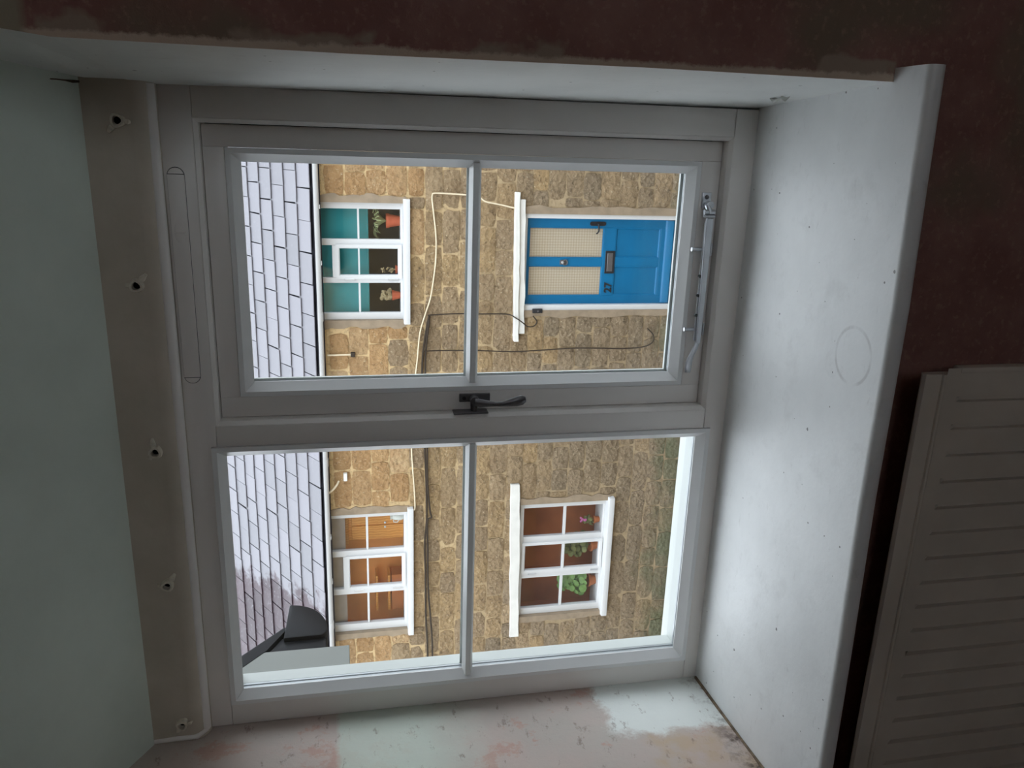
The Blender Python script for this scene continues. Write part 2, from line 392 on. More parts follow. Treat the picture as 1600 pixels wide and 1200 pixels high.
b = MB(); b.box(RX0-.1, RX0, RY, YI, RZ0, 1.55); tag(b.build('wall_side_left', 'room_plaster', smooth=False), 'bare plaster wall far left', kind='structure')
b = MB(); b.box(RX1, RX1+.1, RY, YI, RZ0, 1.55); tag(b.build('wall_side_right', 'room_plaster', smooth=False), 'bare plaster wall far right', kind='structure')

# sill board: rounded nose, small horn past the right reveal
def sill_board():
    b = MB(); n = 7; prof = lambda yf: [(.03, -.0225), (.03, 0.0)] + [(yf+.009-.009*math.sin(math.pi/2*k/4), -.009+.009*math.cos(math.pi/2*k/4)) for k in range(5)] + [(yf+.0006, -.015), (yf+.003, -.020), (yf+.008, -.0225)]
    xs = [(-.56, -.392), (-.2, -.386), (.02, -.380), (.275, -.380), (.42, -.374), (.537, -.370)]
    m = len(prof(0)); vs = []
    for x, yf in xs: vs += [(x, y, z) for y, z in prof(yf)]
    fs = [(i*m+k, i*m+(k+1) % m, (i+1)*m+(k+1) % m, (i+1)*m+k) for i in range(len(xs)-1) for k in range(m)]
    fs += [tuple(range(m)), tuple((len(xs)-1)*m+k for k in range(m))]
    return b.add(vs, fs).build('window_sill', 'sill_paint', angle=40)
sb = tag(sill_board(), 'deep white painted window sill board with specks and a ring mark', 'window sill', kind='structure')
# grimy filler bead in the corner between sill and left reveal, and at the window foot
b = MB(); b.tube([(XL0+.002, -.004, .0), (-.492, -.10, .001), (-.486, -.19, .001), (-.476, -.30, .001)], [.0035, .003, .0035, .004], 7)
tag(b.build('trim_2', 'grime'), 'dirty brown filler line where the sill meets the left reveal', kind='structure')

# ================================================================== the window (white timber, two lights)
win = tag(empty('window_1', (0, .03, 0)), 'white painted two light timber casement window seen from inside', 'window', kind='structure')
FZ = .856; SX0, SX1, SZ0, SZ1 = .0306, .4535, .042, .806          # opening of the sash
GX0, GX1, GZ0, GZ1 = -.4607, -.0073, .0244, .8206                  # fixed light
fr = empty('frame', (0, 0, 0), win)
g = .0005; c4 = .006
FX0, FX1, FZ0, FZ1 = SX0-c4, SX1+c4, SZ0-c4, SZ1+c4
b = MB(); b.prism([(-.5, FZ), (.5, FZ), (.5, FZ1), (FX0, FZ1), (GX1, FZ1+g), (GX1, GZ1), (GX0, GZ1), (-.5, GZ1)], 1, 0, .065); b.build('head', 'frame_paint', fr, .0012, 2)
b = MB(); b.prism([(-.5, 0), (.5, 0), (.5, FZ0), (FX0, FZ0), (GX1, FZ0-g), (GX1, GZ0), (GX0, GZ0), (-.5, GZ0)], 1, 0, .065); b.build('bottom_rail', 'frame_paint', fr, .0012, 2)
b = MB(); b.box(-.5, GX0, 0, .065, GZ0+g, GZ1-g); b.build('jamb', 'frame_paint', fr, .0012, 2)
b = MB(); b.box(FX1, .5, 0, .065, FZ0+g, FZ1-g); b.build('jamb', 'frame_paint', fr, .0012, 2)
b = MB(); b.box(GX1, FX0, 0, .065, FZ0+g, FZ1-g); b.build('mullion', 'frame_paint', fr, .0012, 2)
b = MB(); b.ring(FX0, FX1, FZ0, FZ1, [(0, .0004), (.0006, .0002), (c4, .0065), (c4, .064), (0, .064)]); b.build('rebate_edge', 'frame_paint', fr, angle=20)
def bead_profile(y, w, dep): return [(0.0006, y+.004), (0.0006, y), (.0078, y), (.0082, y+.0006), (w, y+dep), (w, y+dep+.002), (.0006, y+dep+.002)]
def light_unit(parent, gx0, gx1, gz0, gz1, y, lip, bars, ylip1):
    w, dep = .0195, .015
    b = MB(); b.ring(gx0, gx1, gz0, gz1, bead_profile(y, w, dep)); b.build('glazing_bead', 'bead_white', parent, angle=20)
    yg = y+dep+.002
    for a in (yg, yg+.020):
        b = MB(); b.box(gx0+.006, gx1-.006, a, a+.004, gz0+.006, gz1-.006); b.build('pane', 'glass_clear', parent, smooth=False)
    b = MB(); b.ring(gx0, gx1, gz0, gz1, [(.006, yg+.0042), (.0135, yg+.0042), (.0135, yg+.0078), (.0120, yg+.0085), (.0120, yg+.0155), (.0135, yg+.016), (.0135, yg+.0198), (.006, yg+.0198)]); b.build('spacer_bar', 'spacer_grey', parent, angle=20)
    b = MB(); b.ring(gx0, gx1, gz0, gz1, [(0.001, yg+.0245), (lip, yg+.0245), (lip, ylip1), (.001, ylip1)]); b.build('outer_lip', 'exterior_paint', parent, angle=20)
    for zb in bars:
        h = .0095
        b = MB(); b.prism([(y+.003, zb-.0045), (y+.003, zb+.0045), (yg, zb+h), (yg, zb-h)], 0, gx0+.012, gx1-.012); b.build('glazing_bar', 'bead_white', parent, .0006, 1)
        b = MB(); b.prism([(yg+.024, zb-h), (yg+.024, zb+h), (yg+.040, zb+.006), (yg+.040, zb-.006)], 0, gx0+.01, gx1-.01); b.build('outer_glazing_bar', 'exterior_paint', parent, .0006, 1)
fl = empty('fixed_light', (0, 0, 0), win)
light_unit(fl, GX0, GX1, GZ0, GZ1, -.0028, .0105, [.4275], .0655)
sa = empty('sash', (0, 0, 0), win)
Y2 = .022; BX0, BX1, BZ0, BZ1 = .0626, .4226, .0741, .777; gp = .0010
b = MB(); b.box(SX0+gp, BX0, Y2, .067, SZ0+gp, SZ1-gp); b.build('stile', 'frame_paint', sa, .001, 2)
b = MB(); b.box(BX1, SX1-gp, Y2, .067, SZ0+gp, SZ1-gp); b.build('stile', 'frame_paint', sa, .001, 2)
b = MB(); b.box(BX0, BX1, Y2, .067, BZ1, SZ1-gp); b.build('rail', 'frame_paint', sa, .0006, 2)
b = MB(); b.box(BX0, BX1, Y2, .067, SZ0+gp, BZ0); b.build('rail', 'frame_paint', sa, .0006, 2)
light_unit(sa, BX0, BX1, BZ0, BZ1, Y2-.0008, .0165, [.4255], .068)
# weather seal behind the sash
b = MB(); b.ring(SX0-.008, SX1+.008, SZ0-.008, SZ1+.008, [(0, .0655), (.008, .0655), (.0082, .0675), (.022, .0680), (.022, .0730), (0, .0730)]); b.build('weather_seal', 'seal_dark', sa)
# trickle vent on the head, capsule shaped cover with seams
def capsule(xa, xb, zc, r, n=10):
    p = [(xb+r*math.sin(math.pi*k/n)*1.0, zc+r*math.cos(math.pi*k/n)) for k in range(n+1)]
    q = [(xa-r*math.sin(math.pi*k/n), zc-r*math.cos(math.pi*k/n)) for k in range(n+1)]
    return p+q
tv = empty('trickle_vent', (0, 0, 0), win)
b = MB(); b.prism(capsule(.104, .384, .838, .0115), 1, -.0006, .004); b.build('vent_seam', 'seal_dark', tv)
b = MB(); b.prism(capsule(.104, .384, .838, .0106), 1, -.0022, .004); b.build('end_cap', 'frame_paint', tv, .0008, 2)
b = MB(); b.box(.1015, .3865, -.0024, .003, .8272, .8488); b.build('cover_seam', 'seal_dark', tv)
b = MB(); b.box(.1023, .3857, -.0032, .003, .8270, .8490); b.build('cover', 'frame_paint', tv, .001, 2)
b = MB(); b.lathe((.31, -.003, .838), [(.0001, -.0006), (.006, -.0008), (.0075, -.0002), (.008, .001)], 16, axis=1)
b.v = [Vector((.31+(v.x-.31)*2.2, v.y, v.z)) for v in b.v]; b.build('slider_thumb', 'frame_paint', tv)
b = MB(); b.box(.3075, .3095, -.0062, -.003, .8310, .8452); b.build('slider_ridge', 'frame_paint', tv, .0005, 2)
# casement stay along the bottom rail
st = empty('casement_stay', (0, 0, 0), win); zb = .061; yb = .006
b = MB(); b.box(.352, .376, .019, .0225, zb-.006, zb+.009); b.build('mounting_plate', 'metal_satin', st, .0008, 2)
b = MB(); b.lathe((.369, .0185, zb+.0015), [(.0001, -.0016), (.0032, -.001), (.0036, .0006)], 12, axis=1); b.build('screw', 'metal_dark', st)
b = MB(); b.tube([(.358, .021, zb), (.358, .006, zb)], .0058, 12); b.tube([(.358, .010, zb+.004), (.350, .007, zb+.001), (.344, .006, zb)], [.004, .0045, .004], 10)
b.tube([(.347, .007, zb-.008), (.347, .007, zb+.009)], .0042, 12); b.build('swivel', 'metal_satin', st)
b = MB(); b.tube([(.341, .006, zb-.010), (.341, .006, zb+.010)], .0018, 8); b.box(.339, .343, .0005, .013, zb-.0075, zb+.008); b.build('yoke', 'metal_satin', st, .0006, 1)
# bar: flat strip with a raised back edge, ending in a curled tail
b = MB(); pts = [(.336, yb, zb)] + [(.336-.018*i, yb+.0006*math.sin(i), zb) for i in range(1, 11)]
b.prism([(.3385, zb+.0045), (.330, zb+.0058), (.140, zb+.0030), (.136, zb-.0010), (.139, zb-.0045), (.330, zb-.0060), (.3385, zb-.0055)], 1, .0015, .0075); b.build('bar', 'metal_satin', st, .0008, 1, angle=30)
b = MB(); b.box(.142, .332, .0062, .0086, zb+.002, zb+.0062); b.build('bar_flange', 'metal_satin', st, .0006, 1)
tail = [(.140, .004, zb), (.132, .003, zb+.0025), (.124, .001, zb+.007), (.116, -.003, zb+.0125), (.108, -.008, zb+.0165), (.100, -.011, zb+.0185), (.094, -.012, zb+.019)]
b = MB(); b.tube(tail, [.0045, .0042, .0042, .0048, .0058, .0062, .0045], 12, flat=.45); b.build('tail', 'metal_satin', st)
for xp in (.289, .160):
    b = MB(); b.tube([(xp, .0115, zb-.002), (xp, .0115, zb+.020)], .0028, 12); b.tube([(xp, .0115, zb+.0195), (xp, .0115, zb+.0222)], .0034, 12); b.build('pin', 'metal_satin', st)
    b = MB(); b.box(xp-.010, xp+.010, .0086, .0215, zb-.012, zb-.009); b.build('pin_plate', 'metal_satin', st, .0008, 1)
for xh in (.247, .216, .184):
    b = MB(); b.lathe((xh, .0074, zb+.0055), [(.0001, -.002), (.0026, -.0018), (.0026, .002)], 10, axis=1); b.build('bar_hole', 'seal_dark', st)
# fastener: plate on the stile, keep on the mullion, pear shaped lever
fa = empty('window_fastener', (0, 0, 0), win)
b = MB(); b.box(.0455, .0585, .018, .0225, .398, .447); b.build('plate', 'metal_dark', fa, .0006, 1)
b = MB(); b.lathe((.0515, .0175, .4395), [(.0001, -.0006), (.0030, -.0004), (.0034, .001)], 12, axis=1); b.build('screw', 'metal_black', fa)
b = MB(); b.box(.0305, .0330, .0005, .021, .403, .458); b.build('keep_plate', 'metal_dark', fa, .0006, 1)
b = MB(); b.tube([(.0500, .022, .424), (.0500, .006, .424)], [.0075, .0070], 14); b.tube([(.0500, .012, .4245), (.0330, .012, .4245)], [.0062, .0050], 12); b.build('pivot_boss', 'metal_dark', fa)
lever = [(.0490, .003, .424), (.0485, .001, .416), (.0480, -.002, .404), (.0478, -.005, .393), (.0485, -.007, .383), (.0503, -.008, .372), (.0525, -.0085, .361), (.0545, -.0085, .352), (.0555, -.008, .346)]
b = MB(); b.tube(lever, [.0060, .0065, .0048, .0036, .0042, .0060, .0080, .0082, .0045], 14, flat=.55); b.build('lever', 'metal_dark', fa)
b = MB(); b.lathe((.0490, .002, .4135), [(.0001, -.0045), (.0030, -.0040), (.0034, .0)], 10, axis=1); b.build('lever_stud', 'metal_satin', fa)
# outside sill of the window
b = MB(); b.prism([(.045, .030), (.066, .029), (.118, .0225), (.125, .018), (.125, -.012), (.045, -.012)], 0, -.53, .53); b.build('outer_sill', 'exterior_paint', win, .002, 2)

# ------------------------------------------------------------------ things on the head band: wall plugs left from a curtain rail
order = ['nearest the right reveal', 'second from the right reveal', 'in the middle of the row', 'second from the left reveal', 'nearest the left reveal']
for i, (x, z, ang) in enumerate([(.452, .896, 2.4), (.241, .893, -.7), (.002, .890, 0.2), (-.212, .892, -.6), (-.462, .891, 2.6)]):
    pg = tag(empty('wall_plug', (x, -.030, z)), 'pale plastic wall plug sticking out of the plaster band, %s' % order[i], 'wall plug', 'wall plugs along the plaster band over the window')
    b = MB(); n = 14; vs = []
    for (r, y) in [(.0088, .004), (.0092, -.007), (.0082, -.010), (.0054, -.010), (.0050, .003)]:
        for k in range(n):
            a = 2*math.pi*k/n; w = 1+.1*math.sin(3*a+i); vs.append((x+r*w*math.cos(a), -.030+y, z+r*w*math.sin(a)))
    fs = [(r*n+k, r*n+(k+1) % n, (r+1)*n+(k+1) % n, (r+1)*n+k) for r in range(4) for k in range(n)] + [tuple(4*n+k for k in range(n))]
    b.add(vs, fs); b.build('collar', 'plug_cream', pg)
    b = MB(); b.lathe((x, -.030, z), [(.0050, -.0012), (.0050, .0)], 10, axis=1); b.build('hole', 'void_black', pg)
    c, sn = math.cos(ang), math.sin(ang); c2, s2 = math.cos(ang+2.2), math.sin(ang+2.2)
    b = MB(); b.tube([(x+.008*c, -.036, z+.008*sn), (x+.013*c, -.035, z+.013*sn), (x+.020*c, -.031, z+.020*sn)], [.0036, .0044, .0020], 8, flat=.5); b.build('split_tab', 'plug_cream', pg)
    b = MB(); b.tube([(x+.008*c2, -.037, z+.008*s2), (x+.0125*c2, -.0355, z+.0125*s2), (x+.0145*c2, -.031, z+.0145*s2)], [.0028, .0034, .0018], 8, flat=.5); b.build('split_tab', 'plug_cream', pg)
b = MB(); b.tube([(.4965, -.032, .936), (.4960, -.038, .942), (.4965, -.046, .947), (.4970, -.055, .955), (.4965, -.066, .967), (.4970, -.074, .972)], [.0013, .0018, .0010, .0007, .0012, .0005], 6, flat=.6)
tag(b.build('trim_7', 'grime'), 'small brown plaster crack at the top of the right reveal', kind='structure')
# paint flake on the right reveal, raised plaster crack at the top
b = MB(); b.tube([(.511, -.118, .047), (.507, -.123, .043), (.5075, -.130, .044), (.5105, -.136, .040)], [.0025, .0042, .0030, .0014], 8, flat=.4)
b.tube([(.511, -.140, .044), (.5075, -.146, .040), (.511, -.150, .037)], [.002, .0032, .0012], 8, flat=.4)
tag(b.build('paint_flake', 'old_white'), 'curled paint flake peeling from the white right reveal', 'paint flake')

# ------------------------------------------------------------------ radiator under the sill
rad = tag(empty('radiator', (-.4, -.365, -.66)), 'cream enamelled fluted panel radiator below the sill', 'radiator')
def rad_panel():
    b = MB(); yf = -.370; x1, x0 = .197, -1.0; pitch = .0362
    xs = []
    gx = .1565
    cuts = [(x1, 0)]
    while gx > x0+.03:
        cuts += [(gx+.0042, 0), (gx+.0026, 1), (gx-.0026, 1), (gx-.0030, 0)]; gx -= pitch
    cuts += [(x0, 0)]
    zs = [(-.094, 0), (-.113, 0), (-.123, 1), (-.62, 1), (-.632, 0), (-.66, 0)]
    m = len(cuts); vs = [(x, yf+(.0072 if d and k else 0), z) for z, k in zs for x, d in cuts]
    fs = [(i*m+j, i*m+j+1, (i+1)*m+j+1, (i+1)*m+j) for i in range(len(zs)-1) for j in range(m-1)]
    b.add(vs, fs); return b.build('fluted_panel', 'radiator_enamel', rad, angle=25)
rad_panel()
b = MB(); b.prism([(-.370, -.094), (-.3715, -.072), (-.3690, -.0655), (-.3640, -.0635), (-.3595, -.0660), (-.3585, -.074), (-.3585, -.66), (-.3625, -.66), (-.3625, -.100)], 0, -1.0, .190); b.build('top_seam', 'radiator_enamel', rad, angle=40)
b = MB(); b.tube([(.190, -.3715, -.089), (-1.0, -.3715, -.089)], .0030, 8); b.build('weld_line', 'radiator_enamel', rad)
b = MB(); b.box(.190, .1975, -.371, -.355, -.66, -.112); b.build('end_cap', 'radiator_enamel', rad, .002, 2)
b = MB(); b.box(-.6, -.57, -.359, YI, -.6, -.2); b.build('bracket', 'metal_satin', rad)
b = MB(); b.box(.05, .08, -.359, YI, -.6, -.2); b.build('bracket', 'metal_satin', rad)

# ================================================================== outside, next door's eaves on the left
ev = tag(empty('neighbour_eaves', (-.6, .08, .63)), 'black half round gutter and verge on a white boxed eave beside the window', 'eaves')
def ycheek(z): return .43-(z-.766)/math.tan(math.radians(40))
b = MB(); b.prism([(.075, .63), (.34, .63), (.34, .805), (.075, 1.03)], 0, -.62, -.598); b.build('cheek_board', 'eave_paint', ev, .001, 1)
b = MB(); b.box(-2.2, -.62, .074, .34, .63, .642); b.build('soffit_board', 'exterior_paint', ev)
b = MB(); b.box(-2.2, -.62, .325, .345, .63, .80); b.build('fascia', 'black_plastic', ev)
gp_ = [(.376, .768)] + [(.402+.104*math.cos(math.pi/2*k/10), .763-.086*math.sin(math.pi/2*k/10)) for k in range(11)] + [(.390, .6785), (.378, .688)]
gi_ = [(.443+(y-.443)*.94, .772+(z-.772)*.95) for y, z in gp_][::-1]
b = MB(); n = len(gp_)
for x0_, x1_ in ((-2.2, -.612),):
    vs = [(x0_, y, z) for y, z in gp_+gi_]+[(x1_, y, z) for y, z in gp_+gi_]; q = 2*n
    b.add(vs, [(k, (k+1) % q, (k+1) % q+q, k+q) for k in range(q)]+[tuple(range(q)), tuple(range(q, 2*q))])
b.build('gutter_trough', 'black_plastic', ev, angle=50)
b = MB(); b.prism(gp_, 0, -.612, -.592); b.build('stop_end', 'black_plastic', ev, .0025, 2)
b = MB(); b.prism([(.338, .676), (.392, .682), (.392, .772), (.338, .80)], 0, -.640, -.602); b.build('bracket', 'black_plastic', ev, .003, 2)
b = MB(); b.hexa([(-.640, .440, .748), (-.606, .440, .748), (-.606, .076, 1.066), (-.640, .076, 1.066), (-.640, .440, .772), (-.606, .440, .772), (-.606, .076, 1.091), (-.640, .076, 1.091)]); b.build('verge_trim', 'black_plastic', ev, .003, 2)
b = MB(); b.hexa([(-.606, .345, .80), (-.597, .345, .80), (-.597, .076, 1.03), (-.606, .076, 1.03), (-.606, .440, .752), (-.597, .440, .752), (-.597, .076, 1.07), (-.606, .076, 1.07)]); b.build('verge_lip', 'black_plastic', ev)
b = MB(); b.hexa([(-2.2, .44, .755), (-.62, .44, .755), (-.62, .076, 1.072), (-2.2, .076, 1.072), (-2.2, .44, .768), (-.62, .44, .768), (-.62, .076, 1.085), (-2.2, .076, 1.085)]); b.build('roof_slope', 'slate_gap', ev)

# ================================================================== outside, street and the cottage opposite
FY = 8.0
b = MB(); b.box(-18, 10, YE, 14, -3.95, -3.75); tag(b.build('street', 'road', smooth=False), 'grey street between the houses', kind='structure')
OPEN = [  # x0,x1,z0,z1 of openings in the facade
    (-1.60, -.23, -.06, 1.0), (-5.67, -3.95, -.08, 1.0), (-5.64, -3.95, -2.68, -1.48), (-1.50, -.32, -3.9, -1.40)]
def facade_back():
    b = MB(); xs = sorted({-9.5, 4.0, *[o[0] for o in OPEN], *[o[1] for o in OPEN]}); zs = sorted({-3.8, .93, *[o[2] for o in OPEN], *[min(o[3], .93) for o in OPEN]})
    zs = [z for z in zs if z >= -3.8]
    for i in range(len(xs)-1):
        for j in range(len(zs)-1):
            cx, cz = (xs[i]+xs[i+1])/2, (zs[j]+zs[j+1])/2
            if any(o[0] < cx < o[1] and o[2] < cz < o[3] for o in OPEN): continue
            b.box(xs[i], xs[i+1], FY, FY+.25, zs[j], zs[j+1])
    return b.build('wall_facade', 'mortar', smooth=False, origin=(0, FY, -3.8))
facade = tag(facade_back(), 'honey coloured rubble stone front wall of the cottage across the street', kind='structure')
# stone blocks
def stone_mesh(seed, matname):
    rg = random.Random(seed); nx, nz = 5, 4; vs = []; fs = []
    for j in range(nz):
        for i in range(nx):
            x = -.5+i/(nx-1); z = -.5+j/(nz-1); e = i in (0, nx-1) or j in (0, nz-1); cnr = i in (0, nx-1) and j in (0, nz-1)
            if e:
                x += rg.uniform(-.02, .02)-(.03*math.copysign(1, x) if cnr else 0); z += rg.uniform(-.04, .04)-(.05*math.copysign(1, z) if cnr else 0); y = .004
            else: x = x*1.24+rg.uniform(-.04, .04); z = z*1.5+rg.uniform(-.05, .05); y = -.004+rg.uniform(-.010, .006)
            vs.append((x, y, z))
    for j in range(nz-1):
        for i in range(nx-1): a = j*nx+i; fs.append((a, a+1, a+nx+1, a+nx))
    per = [i for i in range(nx)]+[j*nx+nx-1 for j in range(1, nz)]+[(nz-1)*nx+i for i in range(nx-2, -1, -1)]+[j*nx for j in range(nz-2, 0, -1)]
    o = len(vs); vs += [(vs[k][0], .05, vs[k][2]) for k in per]; m = len(per)
    fs += [(per[k], o+k, o+(k+1) % m, per[(k+1) % m]) for k in range(m)]
    me = bpy.data.meshes.new('stone'); me.from_pydata(vs, [], fs); me.materials.append(M[matname])
    bm = bmesh.new(); bm.from_mesh(me); bmesh.ops.recalc_face_normals(bm, faces=bm.faces); bm.to_mesh(me); bm.free()
    me.polygons.foreach_set('use_smooth', [True]*len(me.polygons)); me.set_sharp_from_angle(angle=math.radians(60))
    return me
SM = {m: [stone_mesh(i*7+q, m) for i in range(6)] for q, m in enumerate(('stone_warm', 'stone_mid', 'stone_grey'))}
stones = []
rs = random.Random(21); z = -3.78; rows = []
while z < .80:
    h = rs.uniform(.185, .235); rows.append((z, h)); z += h
def emit(xa, xb, za, zb_):
    if xb-xa < .07 or zb_-za < .055: return
    zc = (za+zb_)/2
    t = zc+rs.uniform(-.45, .45)
    kind = 'stone_warm' if t > .12 else ('stone_mid' if t > -1.5 else 'stone_grey')
    stones.append((xa, xb, za, zb_, kind))
PAD = .045
for (za, h) in rows:
    zt = za+h; x = -9.4+rs.uniform(0, .3)
    while x < 3.9:
        w = rs.uniform(.27, .58); xa, xb = x, x+w; x = xb
        segs = [(xa, xb, za, zt)]
        for o in OPEN:
            ox0, ox1, oz0, oz1 = o[0]-PAD, o[1]+PAD, o[2]-.03, o[3]+.03
            new = []
            for (a, c, d, e) in segs:
                if c <= ox0 or a >= ox1 or e <= oz0 or d >= oz1: new.append((a, c, d, e)); continue
                if a < ox0: new.append((a, ox0, d, e))
                if c > ox1: new.append((ox1, c, d, e))
                ia, ic = max(a, ox0), min(c, ox1)
                if d < oz0: new.append((ia, ic, d, oz0))
                if e > oz1: new.append((ia, ic, oz1, e))
            segs = new
        for (a, c, d, e) in segs: emit(a+.006, c-.006, d+.005, e-.005)
def seen(s): return s[1] > -6.45 and s[0] < .35 and s[2] > -3.75 and s[3] < .98
vis = [s for s in stones if seen(s)]; vis.sort(key=lambda s: -(s[1]-s[0])*(s[3]-s[2])); vis = set(vis[:300])
rest = MB(); rmats = ['stone_warm', 'stone_mid', 'stone_grey']
for s in stones:
    xa, xb, za, zb_, kd = s; me = rs.choice(SM[kd]); c = Vector(((xa+xb)/2, FY-.012+rs.uniform(-.006, .006), (za+zb_)/2))
    if s in vis:
        o = bpy.data.objects.new('stone', me); COL.objects.link(o); o.parent = facade
        o.location = c-WLOC['wall_facade']; o.scale = (xb-xa, 1, zb_-za); o.rotation_euler = (rs.uniform(-.02, .02), 0, rs.uniform(-.03, .03))
    else:
        rest.m = rmats.index(kd)
        rest.add([(c.x+v.co.x*(xb-xa), c.y+v.co.y, c.z+v.co.z*(zb_-za)) for v in me.vertices], [tuple(p.vertices) for p in me.polygons])
tag(rest.build('stone_remainder', rmats, facade, angle=60), kind='stuff')
# mortar fillets round the openings
b = MB()
def ragged(x0, x1, z0, z1, vertical):
    n = 14; o = []; inn = []
    for k in range(n+1):
        t = k/n
        if vertical: o.append((x1+rs.uniform(-.02, .02)*(1 if x1 > x0 else 1), z0+(z1-z0)*t)); inn.append((x0, z0+(z1-z0)*t))
        else: o.append((x0+(x1-x0)*t, z1+rs.uniform(-.02, .02))); inn.append((x0+(x1-x0)*t, z0))
    vs = [(p[0], FY-.018, p[1]) for p in inn]+[(p[0], FY-.016, p[1]) for p in o]+[(p[0], FY+.08, p[1]) for p in inn]+[(p[0], FY+.02, p[1]) for p in o]; m = n+1
    fs = [(k, k+1, m+k+1, m+k) for k in range(n)]+[(k, k+1, 2*m+k+1, 2*m+k) for k in range(n)]+[(m+k, m+k+1, 3*m+k+1, 3*m+k) for k in range(n)]
    b.add(vs, fs)
for (x0, x1, z0, z1) in OPEN:
    zt = min(z1, .93)
    ragged(x0+.03, x0-.055, max(z0, -3.75), zt, True); ragged(x1-.03, x1+.055, max(z0, -3.75), zt, True)
b.build('render_margin', 'render_patch', facade)
# roof with single slates
PITCH_R = math.radians(36); ex, sw = .25, .345
EY, EZ = FY-.12, .938
slope = Vector((0, math.cos(PITCH_R), math.sin(PITCH_R))); nrm = Vector((0, -math.sin(PITCH_R), math.cos(PITCH_R)))
b = MB(); e0 = Vector((0, EY+.03, EZ-.01)); e1 = e0+slope*3.3; dn = nrm*-.08
b.hexa([(-9.5, e0.y, e0.z)+() , (4, e0.y, e0.z), (4, e1.y, e1.z), (-9.5, e1.y, e1.z), (-9.5, (e0+dn).y, (e0+dn).z), (4, (e0+dn).y, (e0+dn).z), (4, (e1+dn).y, (e1+dn).z), (-9.5, (e1+dn).y, (e1+dn).z)])
roof = tag(b.build('roof_opposite', 'slate_gap', smooth=False, origin=(0, EY, EZ)), 'pale grey slate roof of the cottage opposite', kind='structure')
def slate_mesh(seed):
    rg = random.Random(seed); w = sw/2-.0045; l = ex+.05; t = .009
    c = lambda a: rg.uniform(-a, a)
    pts = [(-w, 0+c(.004)), (-w*.4, c(.004)), (w*.5, c(.004)), (w, 0+c(.004)), (w, l), (-w, l)]
    if rg.random() < .4: pts[0] = (-w+.008, .003)
    if rg.random() < .4: pts[3] = (w-.008, .004)
    vs = [(x, s, t) for x, s in pts]+[(x, s, 0) for x, s in pts]; n = len(pts)
    me = bpy.data.meshes.new('slate'); me.from_pydata(vs, [], [tuple(range(n)), tuple(range(n, 2*n))[::-1]]+[(k, k+n, (k+1) % n+n, (k+1) % n) for k in range(n)])
    bm = bmesh.new(); bm.from_mesh(me); bmesh.ops.recalc_face_normals(bm, faces=bm.faces); bm.to_mesh(me); bm.free()
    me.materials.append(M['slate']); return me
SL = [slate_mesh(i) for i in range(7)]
rmx = Matrix((Vector((1, 0, 0)), slope, nrm)).transposed().to_4x4(); tilt = Matrix.Rotation(-.066, 4, 'X')
rest = MB(); allS = []
for r in range(13):
    for c in range(-28, 13):
        x = c*sw+(sw/2 if r % 2 else 0)+rs.uniform(-.004, .004)+.06
        if not (-9.3 < x < 3.8): continue
        allS.append((r, x))
near = set(sorted([s for s in allS if s[0] < 11 and -7.7 < s[1] < .75], key=lambda s: (s[0] > 10, abs(s[1]+3.3)))[:300])
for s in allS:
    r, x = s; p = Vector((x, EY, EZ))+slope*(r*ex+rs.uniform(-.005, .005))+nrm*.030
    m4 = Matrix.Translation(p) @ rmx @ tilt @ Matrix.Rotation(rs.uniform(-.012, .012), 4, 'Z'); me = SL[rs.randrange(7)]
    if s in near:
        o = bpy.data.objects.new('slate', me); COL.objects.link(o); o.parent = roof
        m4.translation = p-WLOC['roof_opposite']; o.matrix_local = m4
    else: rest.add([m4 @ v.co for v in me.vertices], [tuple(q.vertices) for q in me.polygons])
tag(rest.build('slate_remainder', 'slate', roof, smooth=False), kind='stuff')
# eave: dark gap board, white gutter with joints and brackets
b = MB(); b.box(-9.5, 4, FY-.10, FY+.02, .86, .94); b.build('eave_board', 'slate_gap', roof)
gt = tag(empty('roof_gutter', (-3, FY-.16, .86)), 'long white half round gutter under the slates opposite', 'gutter')
gs = [(FY-.165+.055*math.cos(math.pi+math.pi*k/10), .925+.055*math.sin(math.pi+math.pi*k/10)) for k in range(11)]
gsi = [(FY-.165+(y-FY+.165)*.9, .925+(z_-.925)*.9) for y, z_ in gs][::-1]
def gut(xa, xb, sc=1.0):
    q = [(FY-.165+(y-FY+.165)*sc, .925+(z_-.925)*sc) for y, z_ in gs]+gsi; b = MB(); b.prism(q, 0, xa, xb); return b
for xa, xb in ((4, -1.49), (-1.49, -3.22), (-3.22, -5.39), (-5.39, -9.5)): gut(xa-.004, xb+.004).build('gutter_length', 'upvc_white', gt, angle=50)
for xj in (-1.49, -3.22, -5.39): gut(xj+.05, xj-.05, 1.1).build('joint_collar', 'upvc_white', gt, angle=50)
for xj in (-.3, -.9, -2.3, -4.2, -4.8, -6.2):
    b = MB(); b.box(xj-.02, xj+.02, FY-.17, FY-.02, .862, .874); b.build('bracket', 'upvc_white', gt)

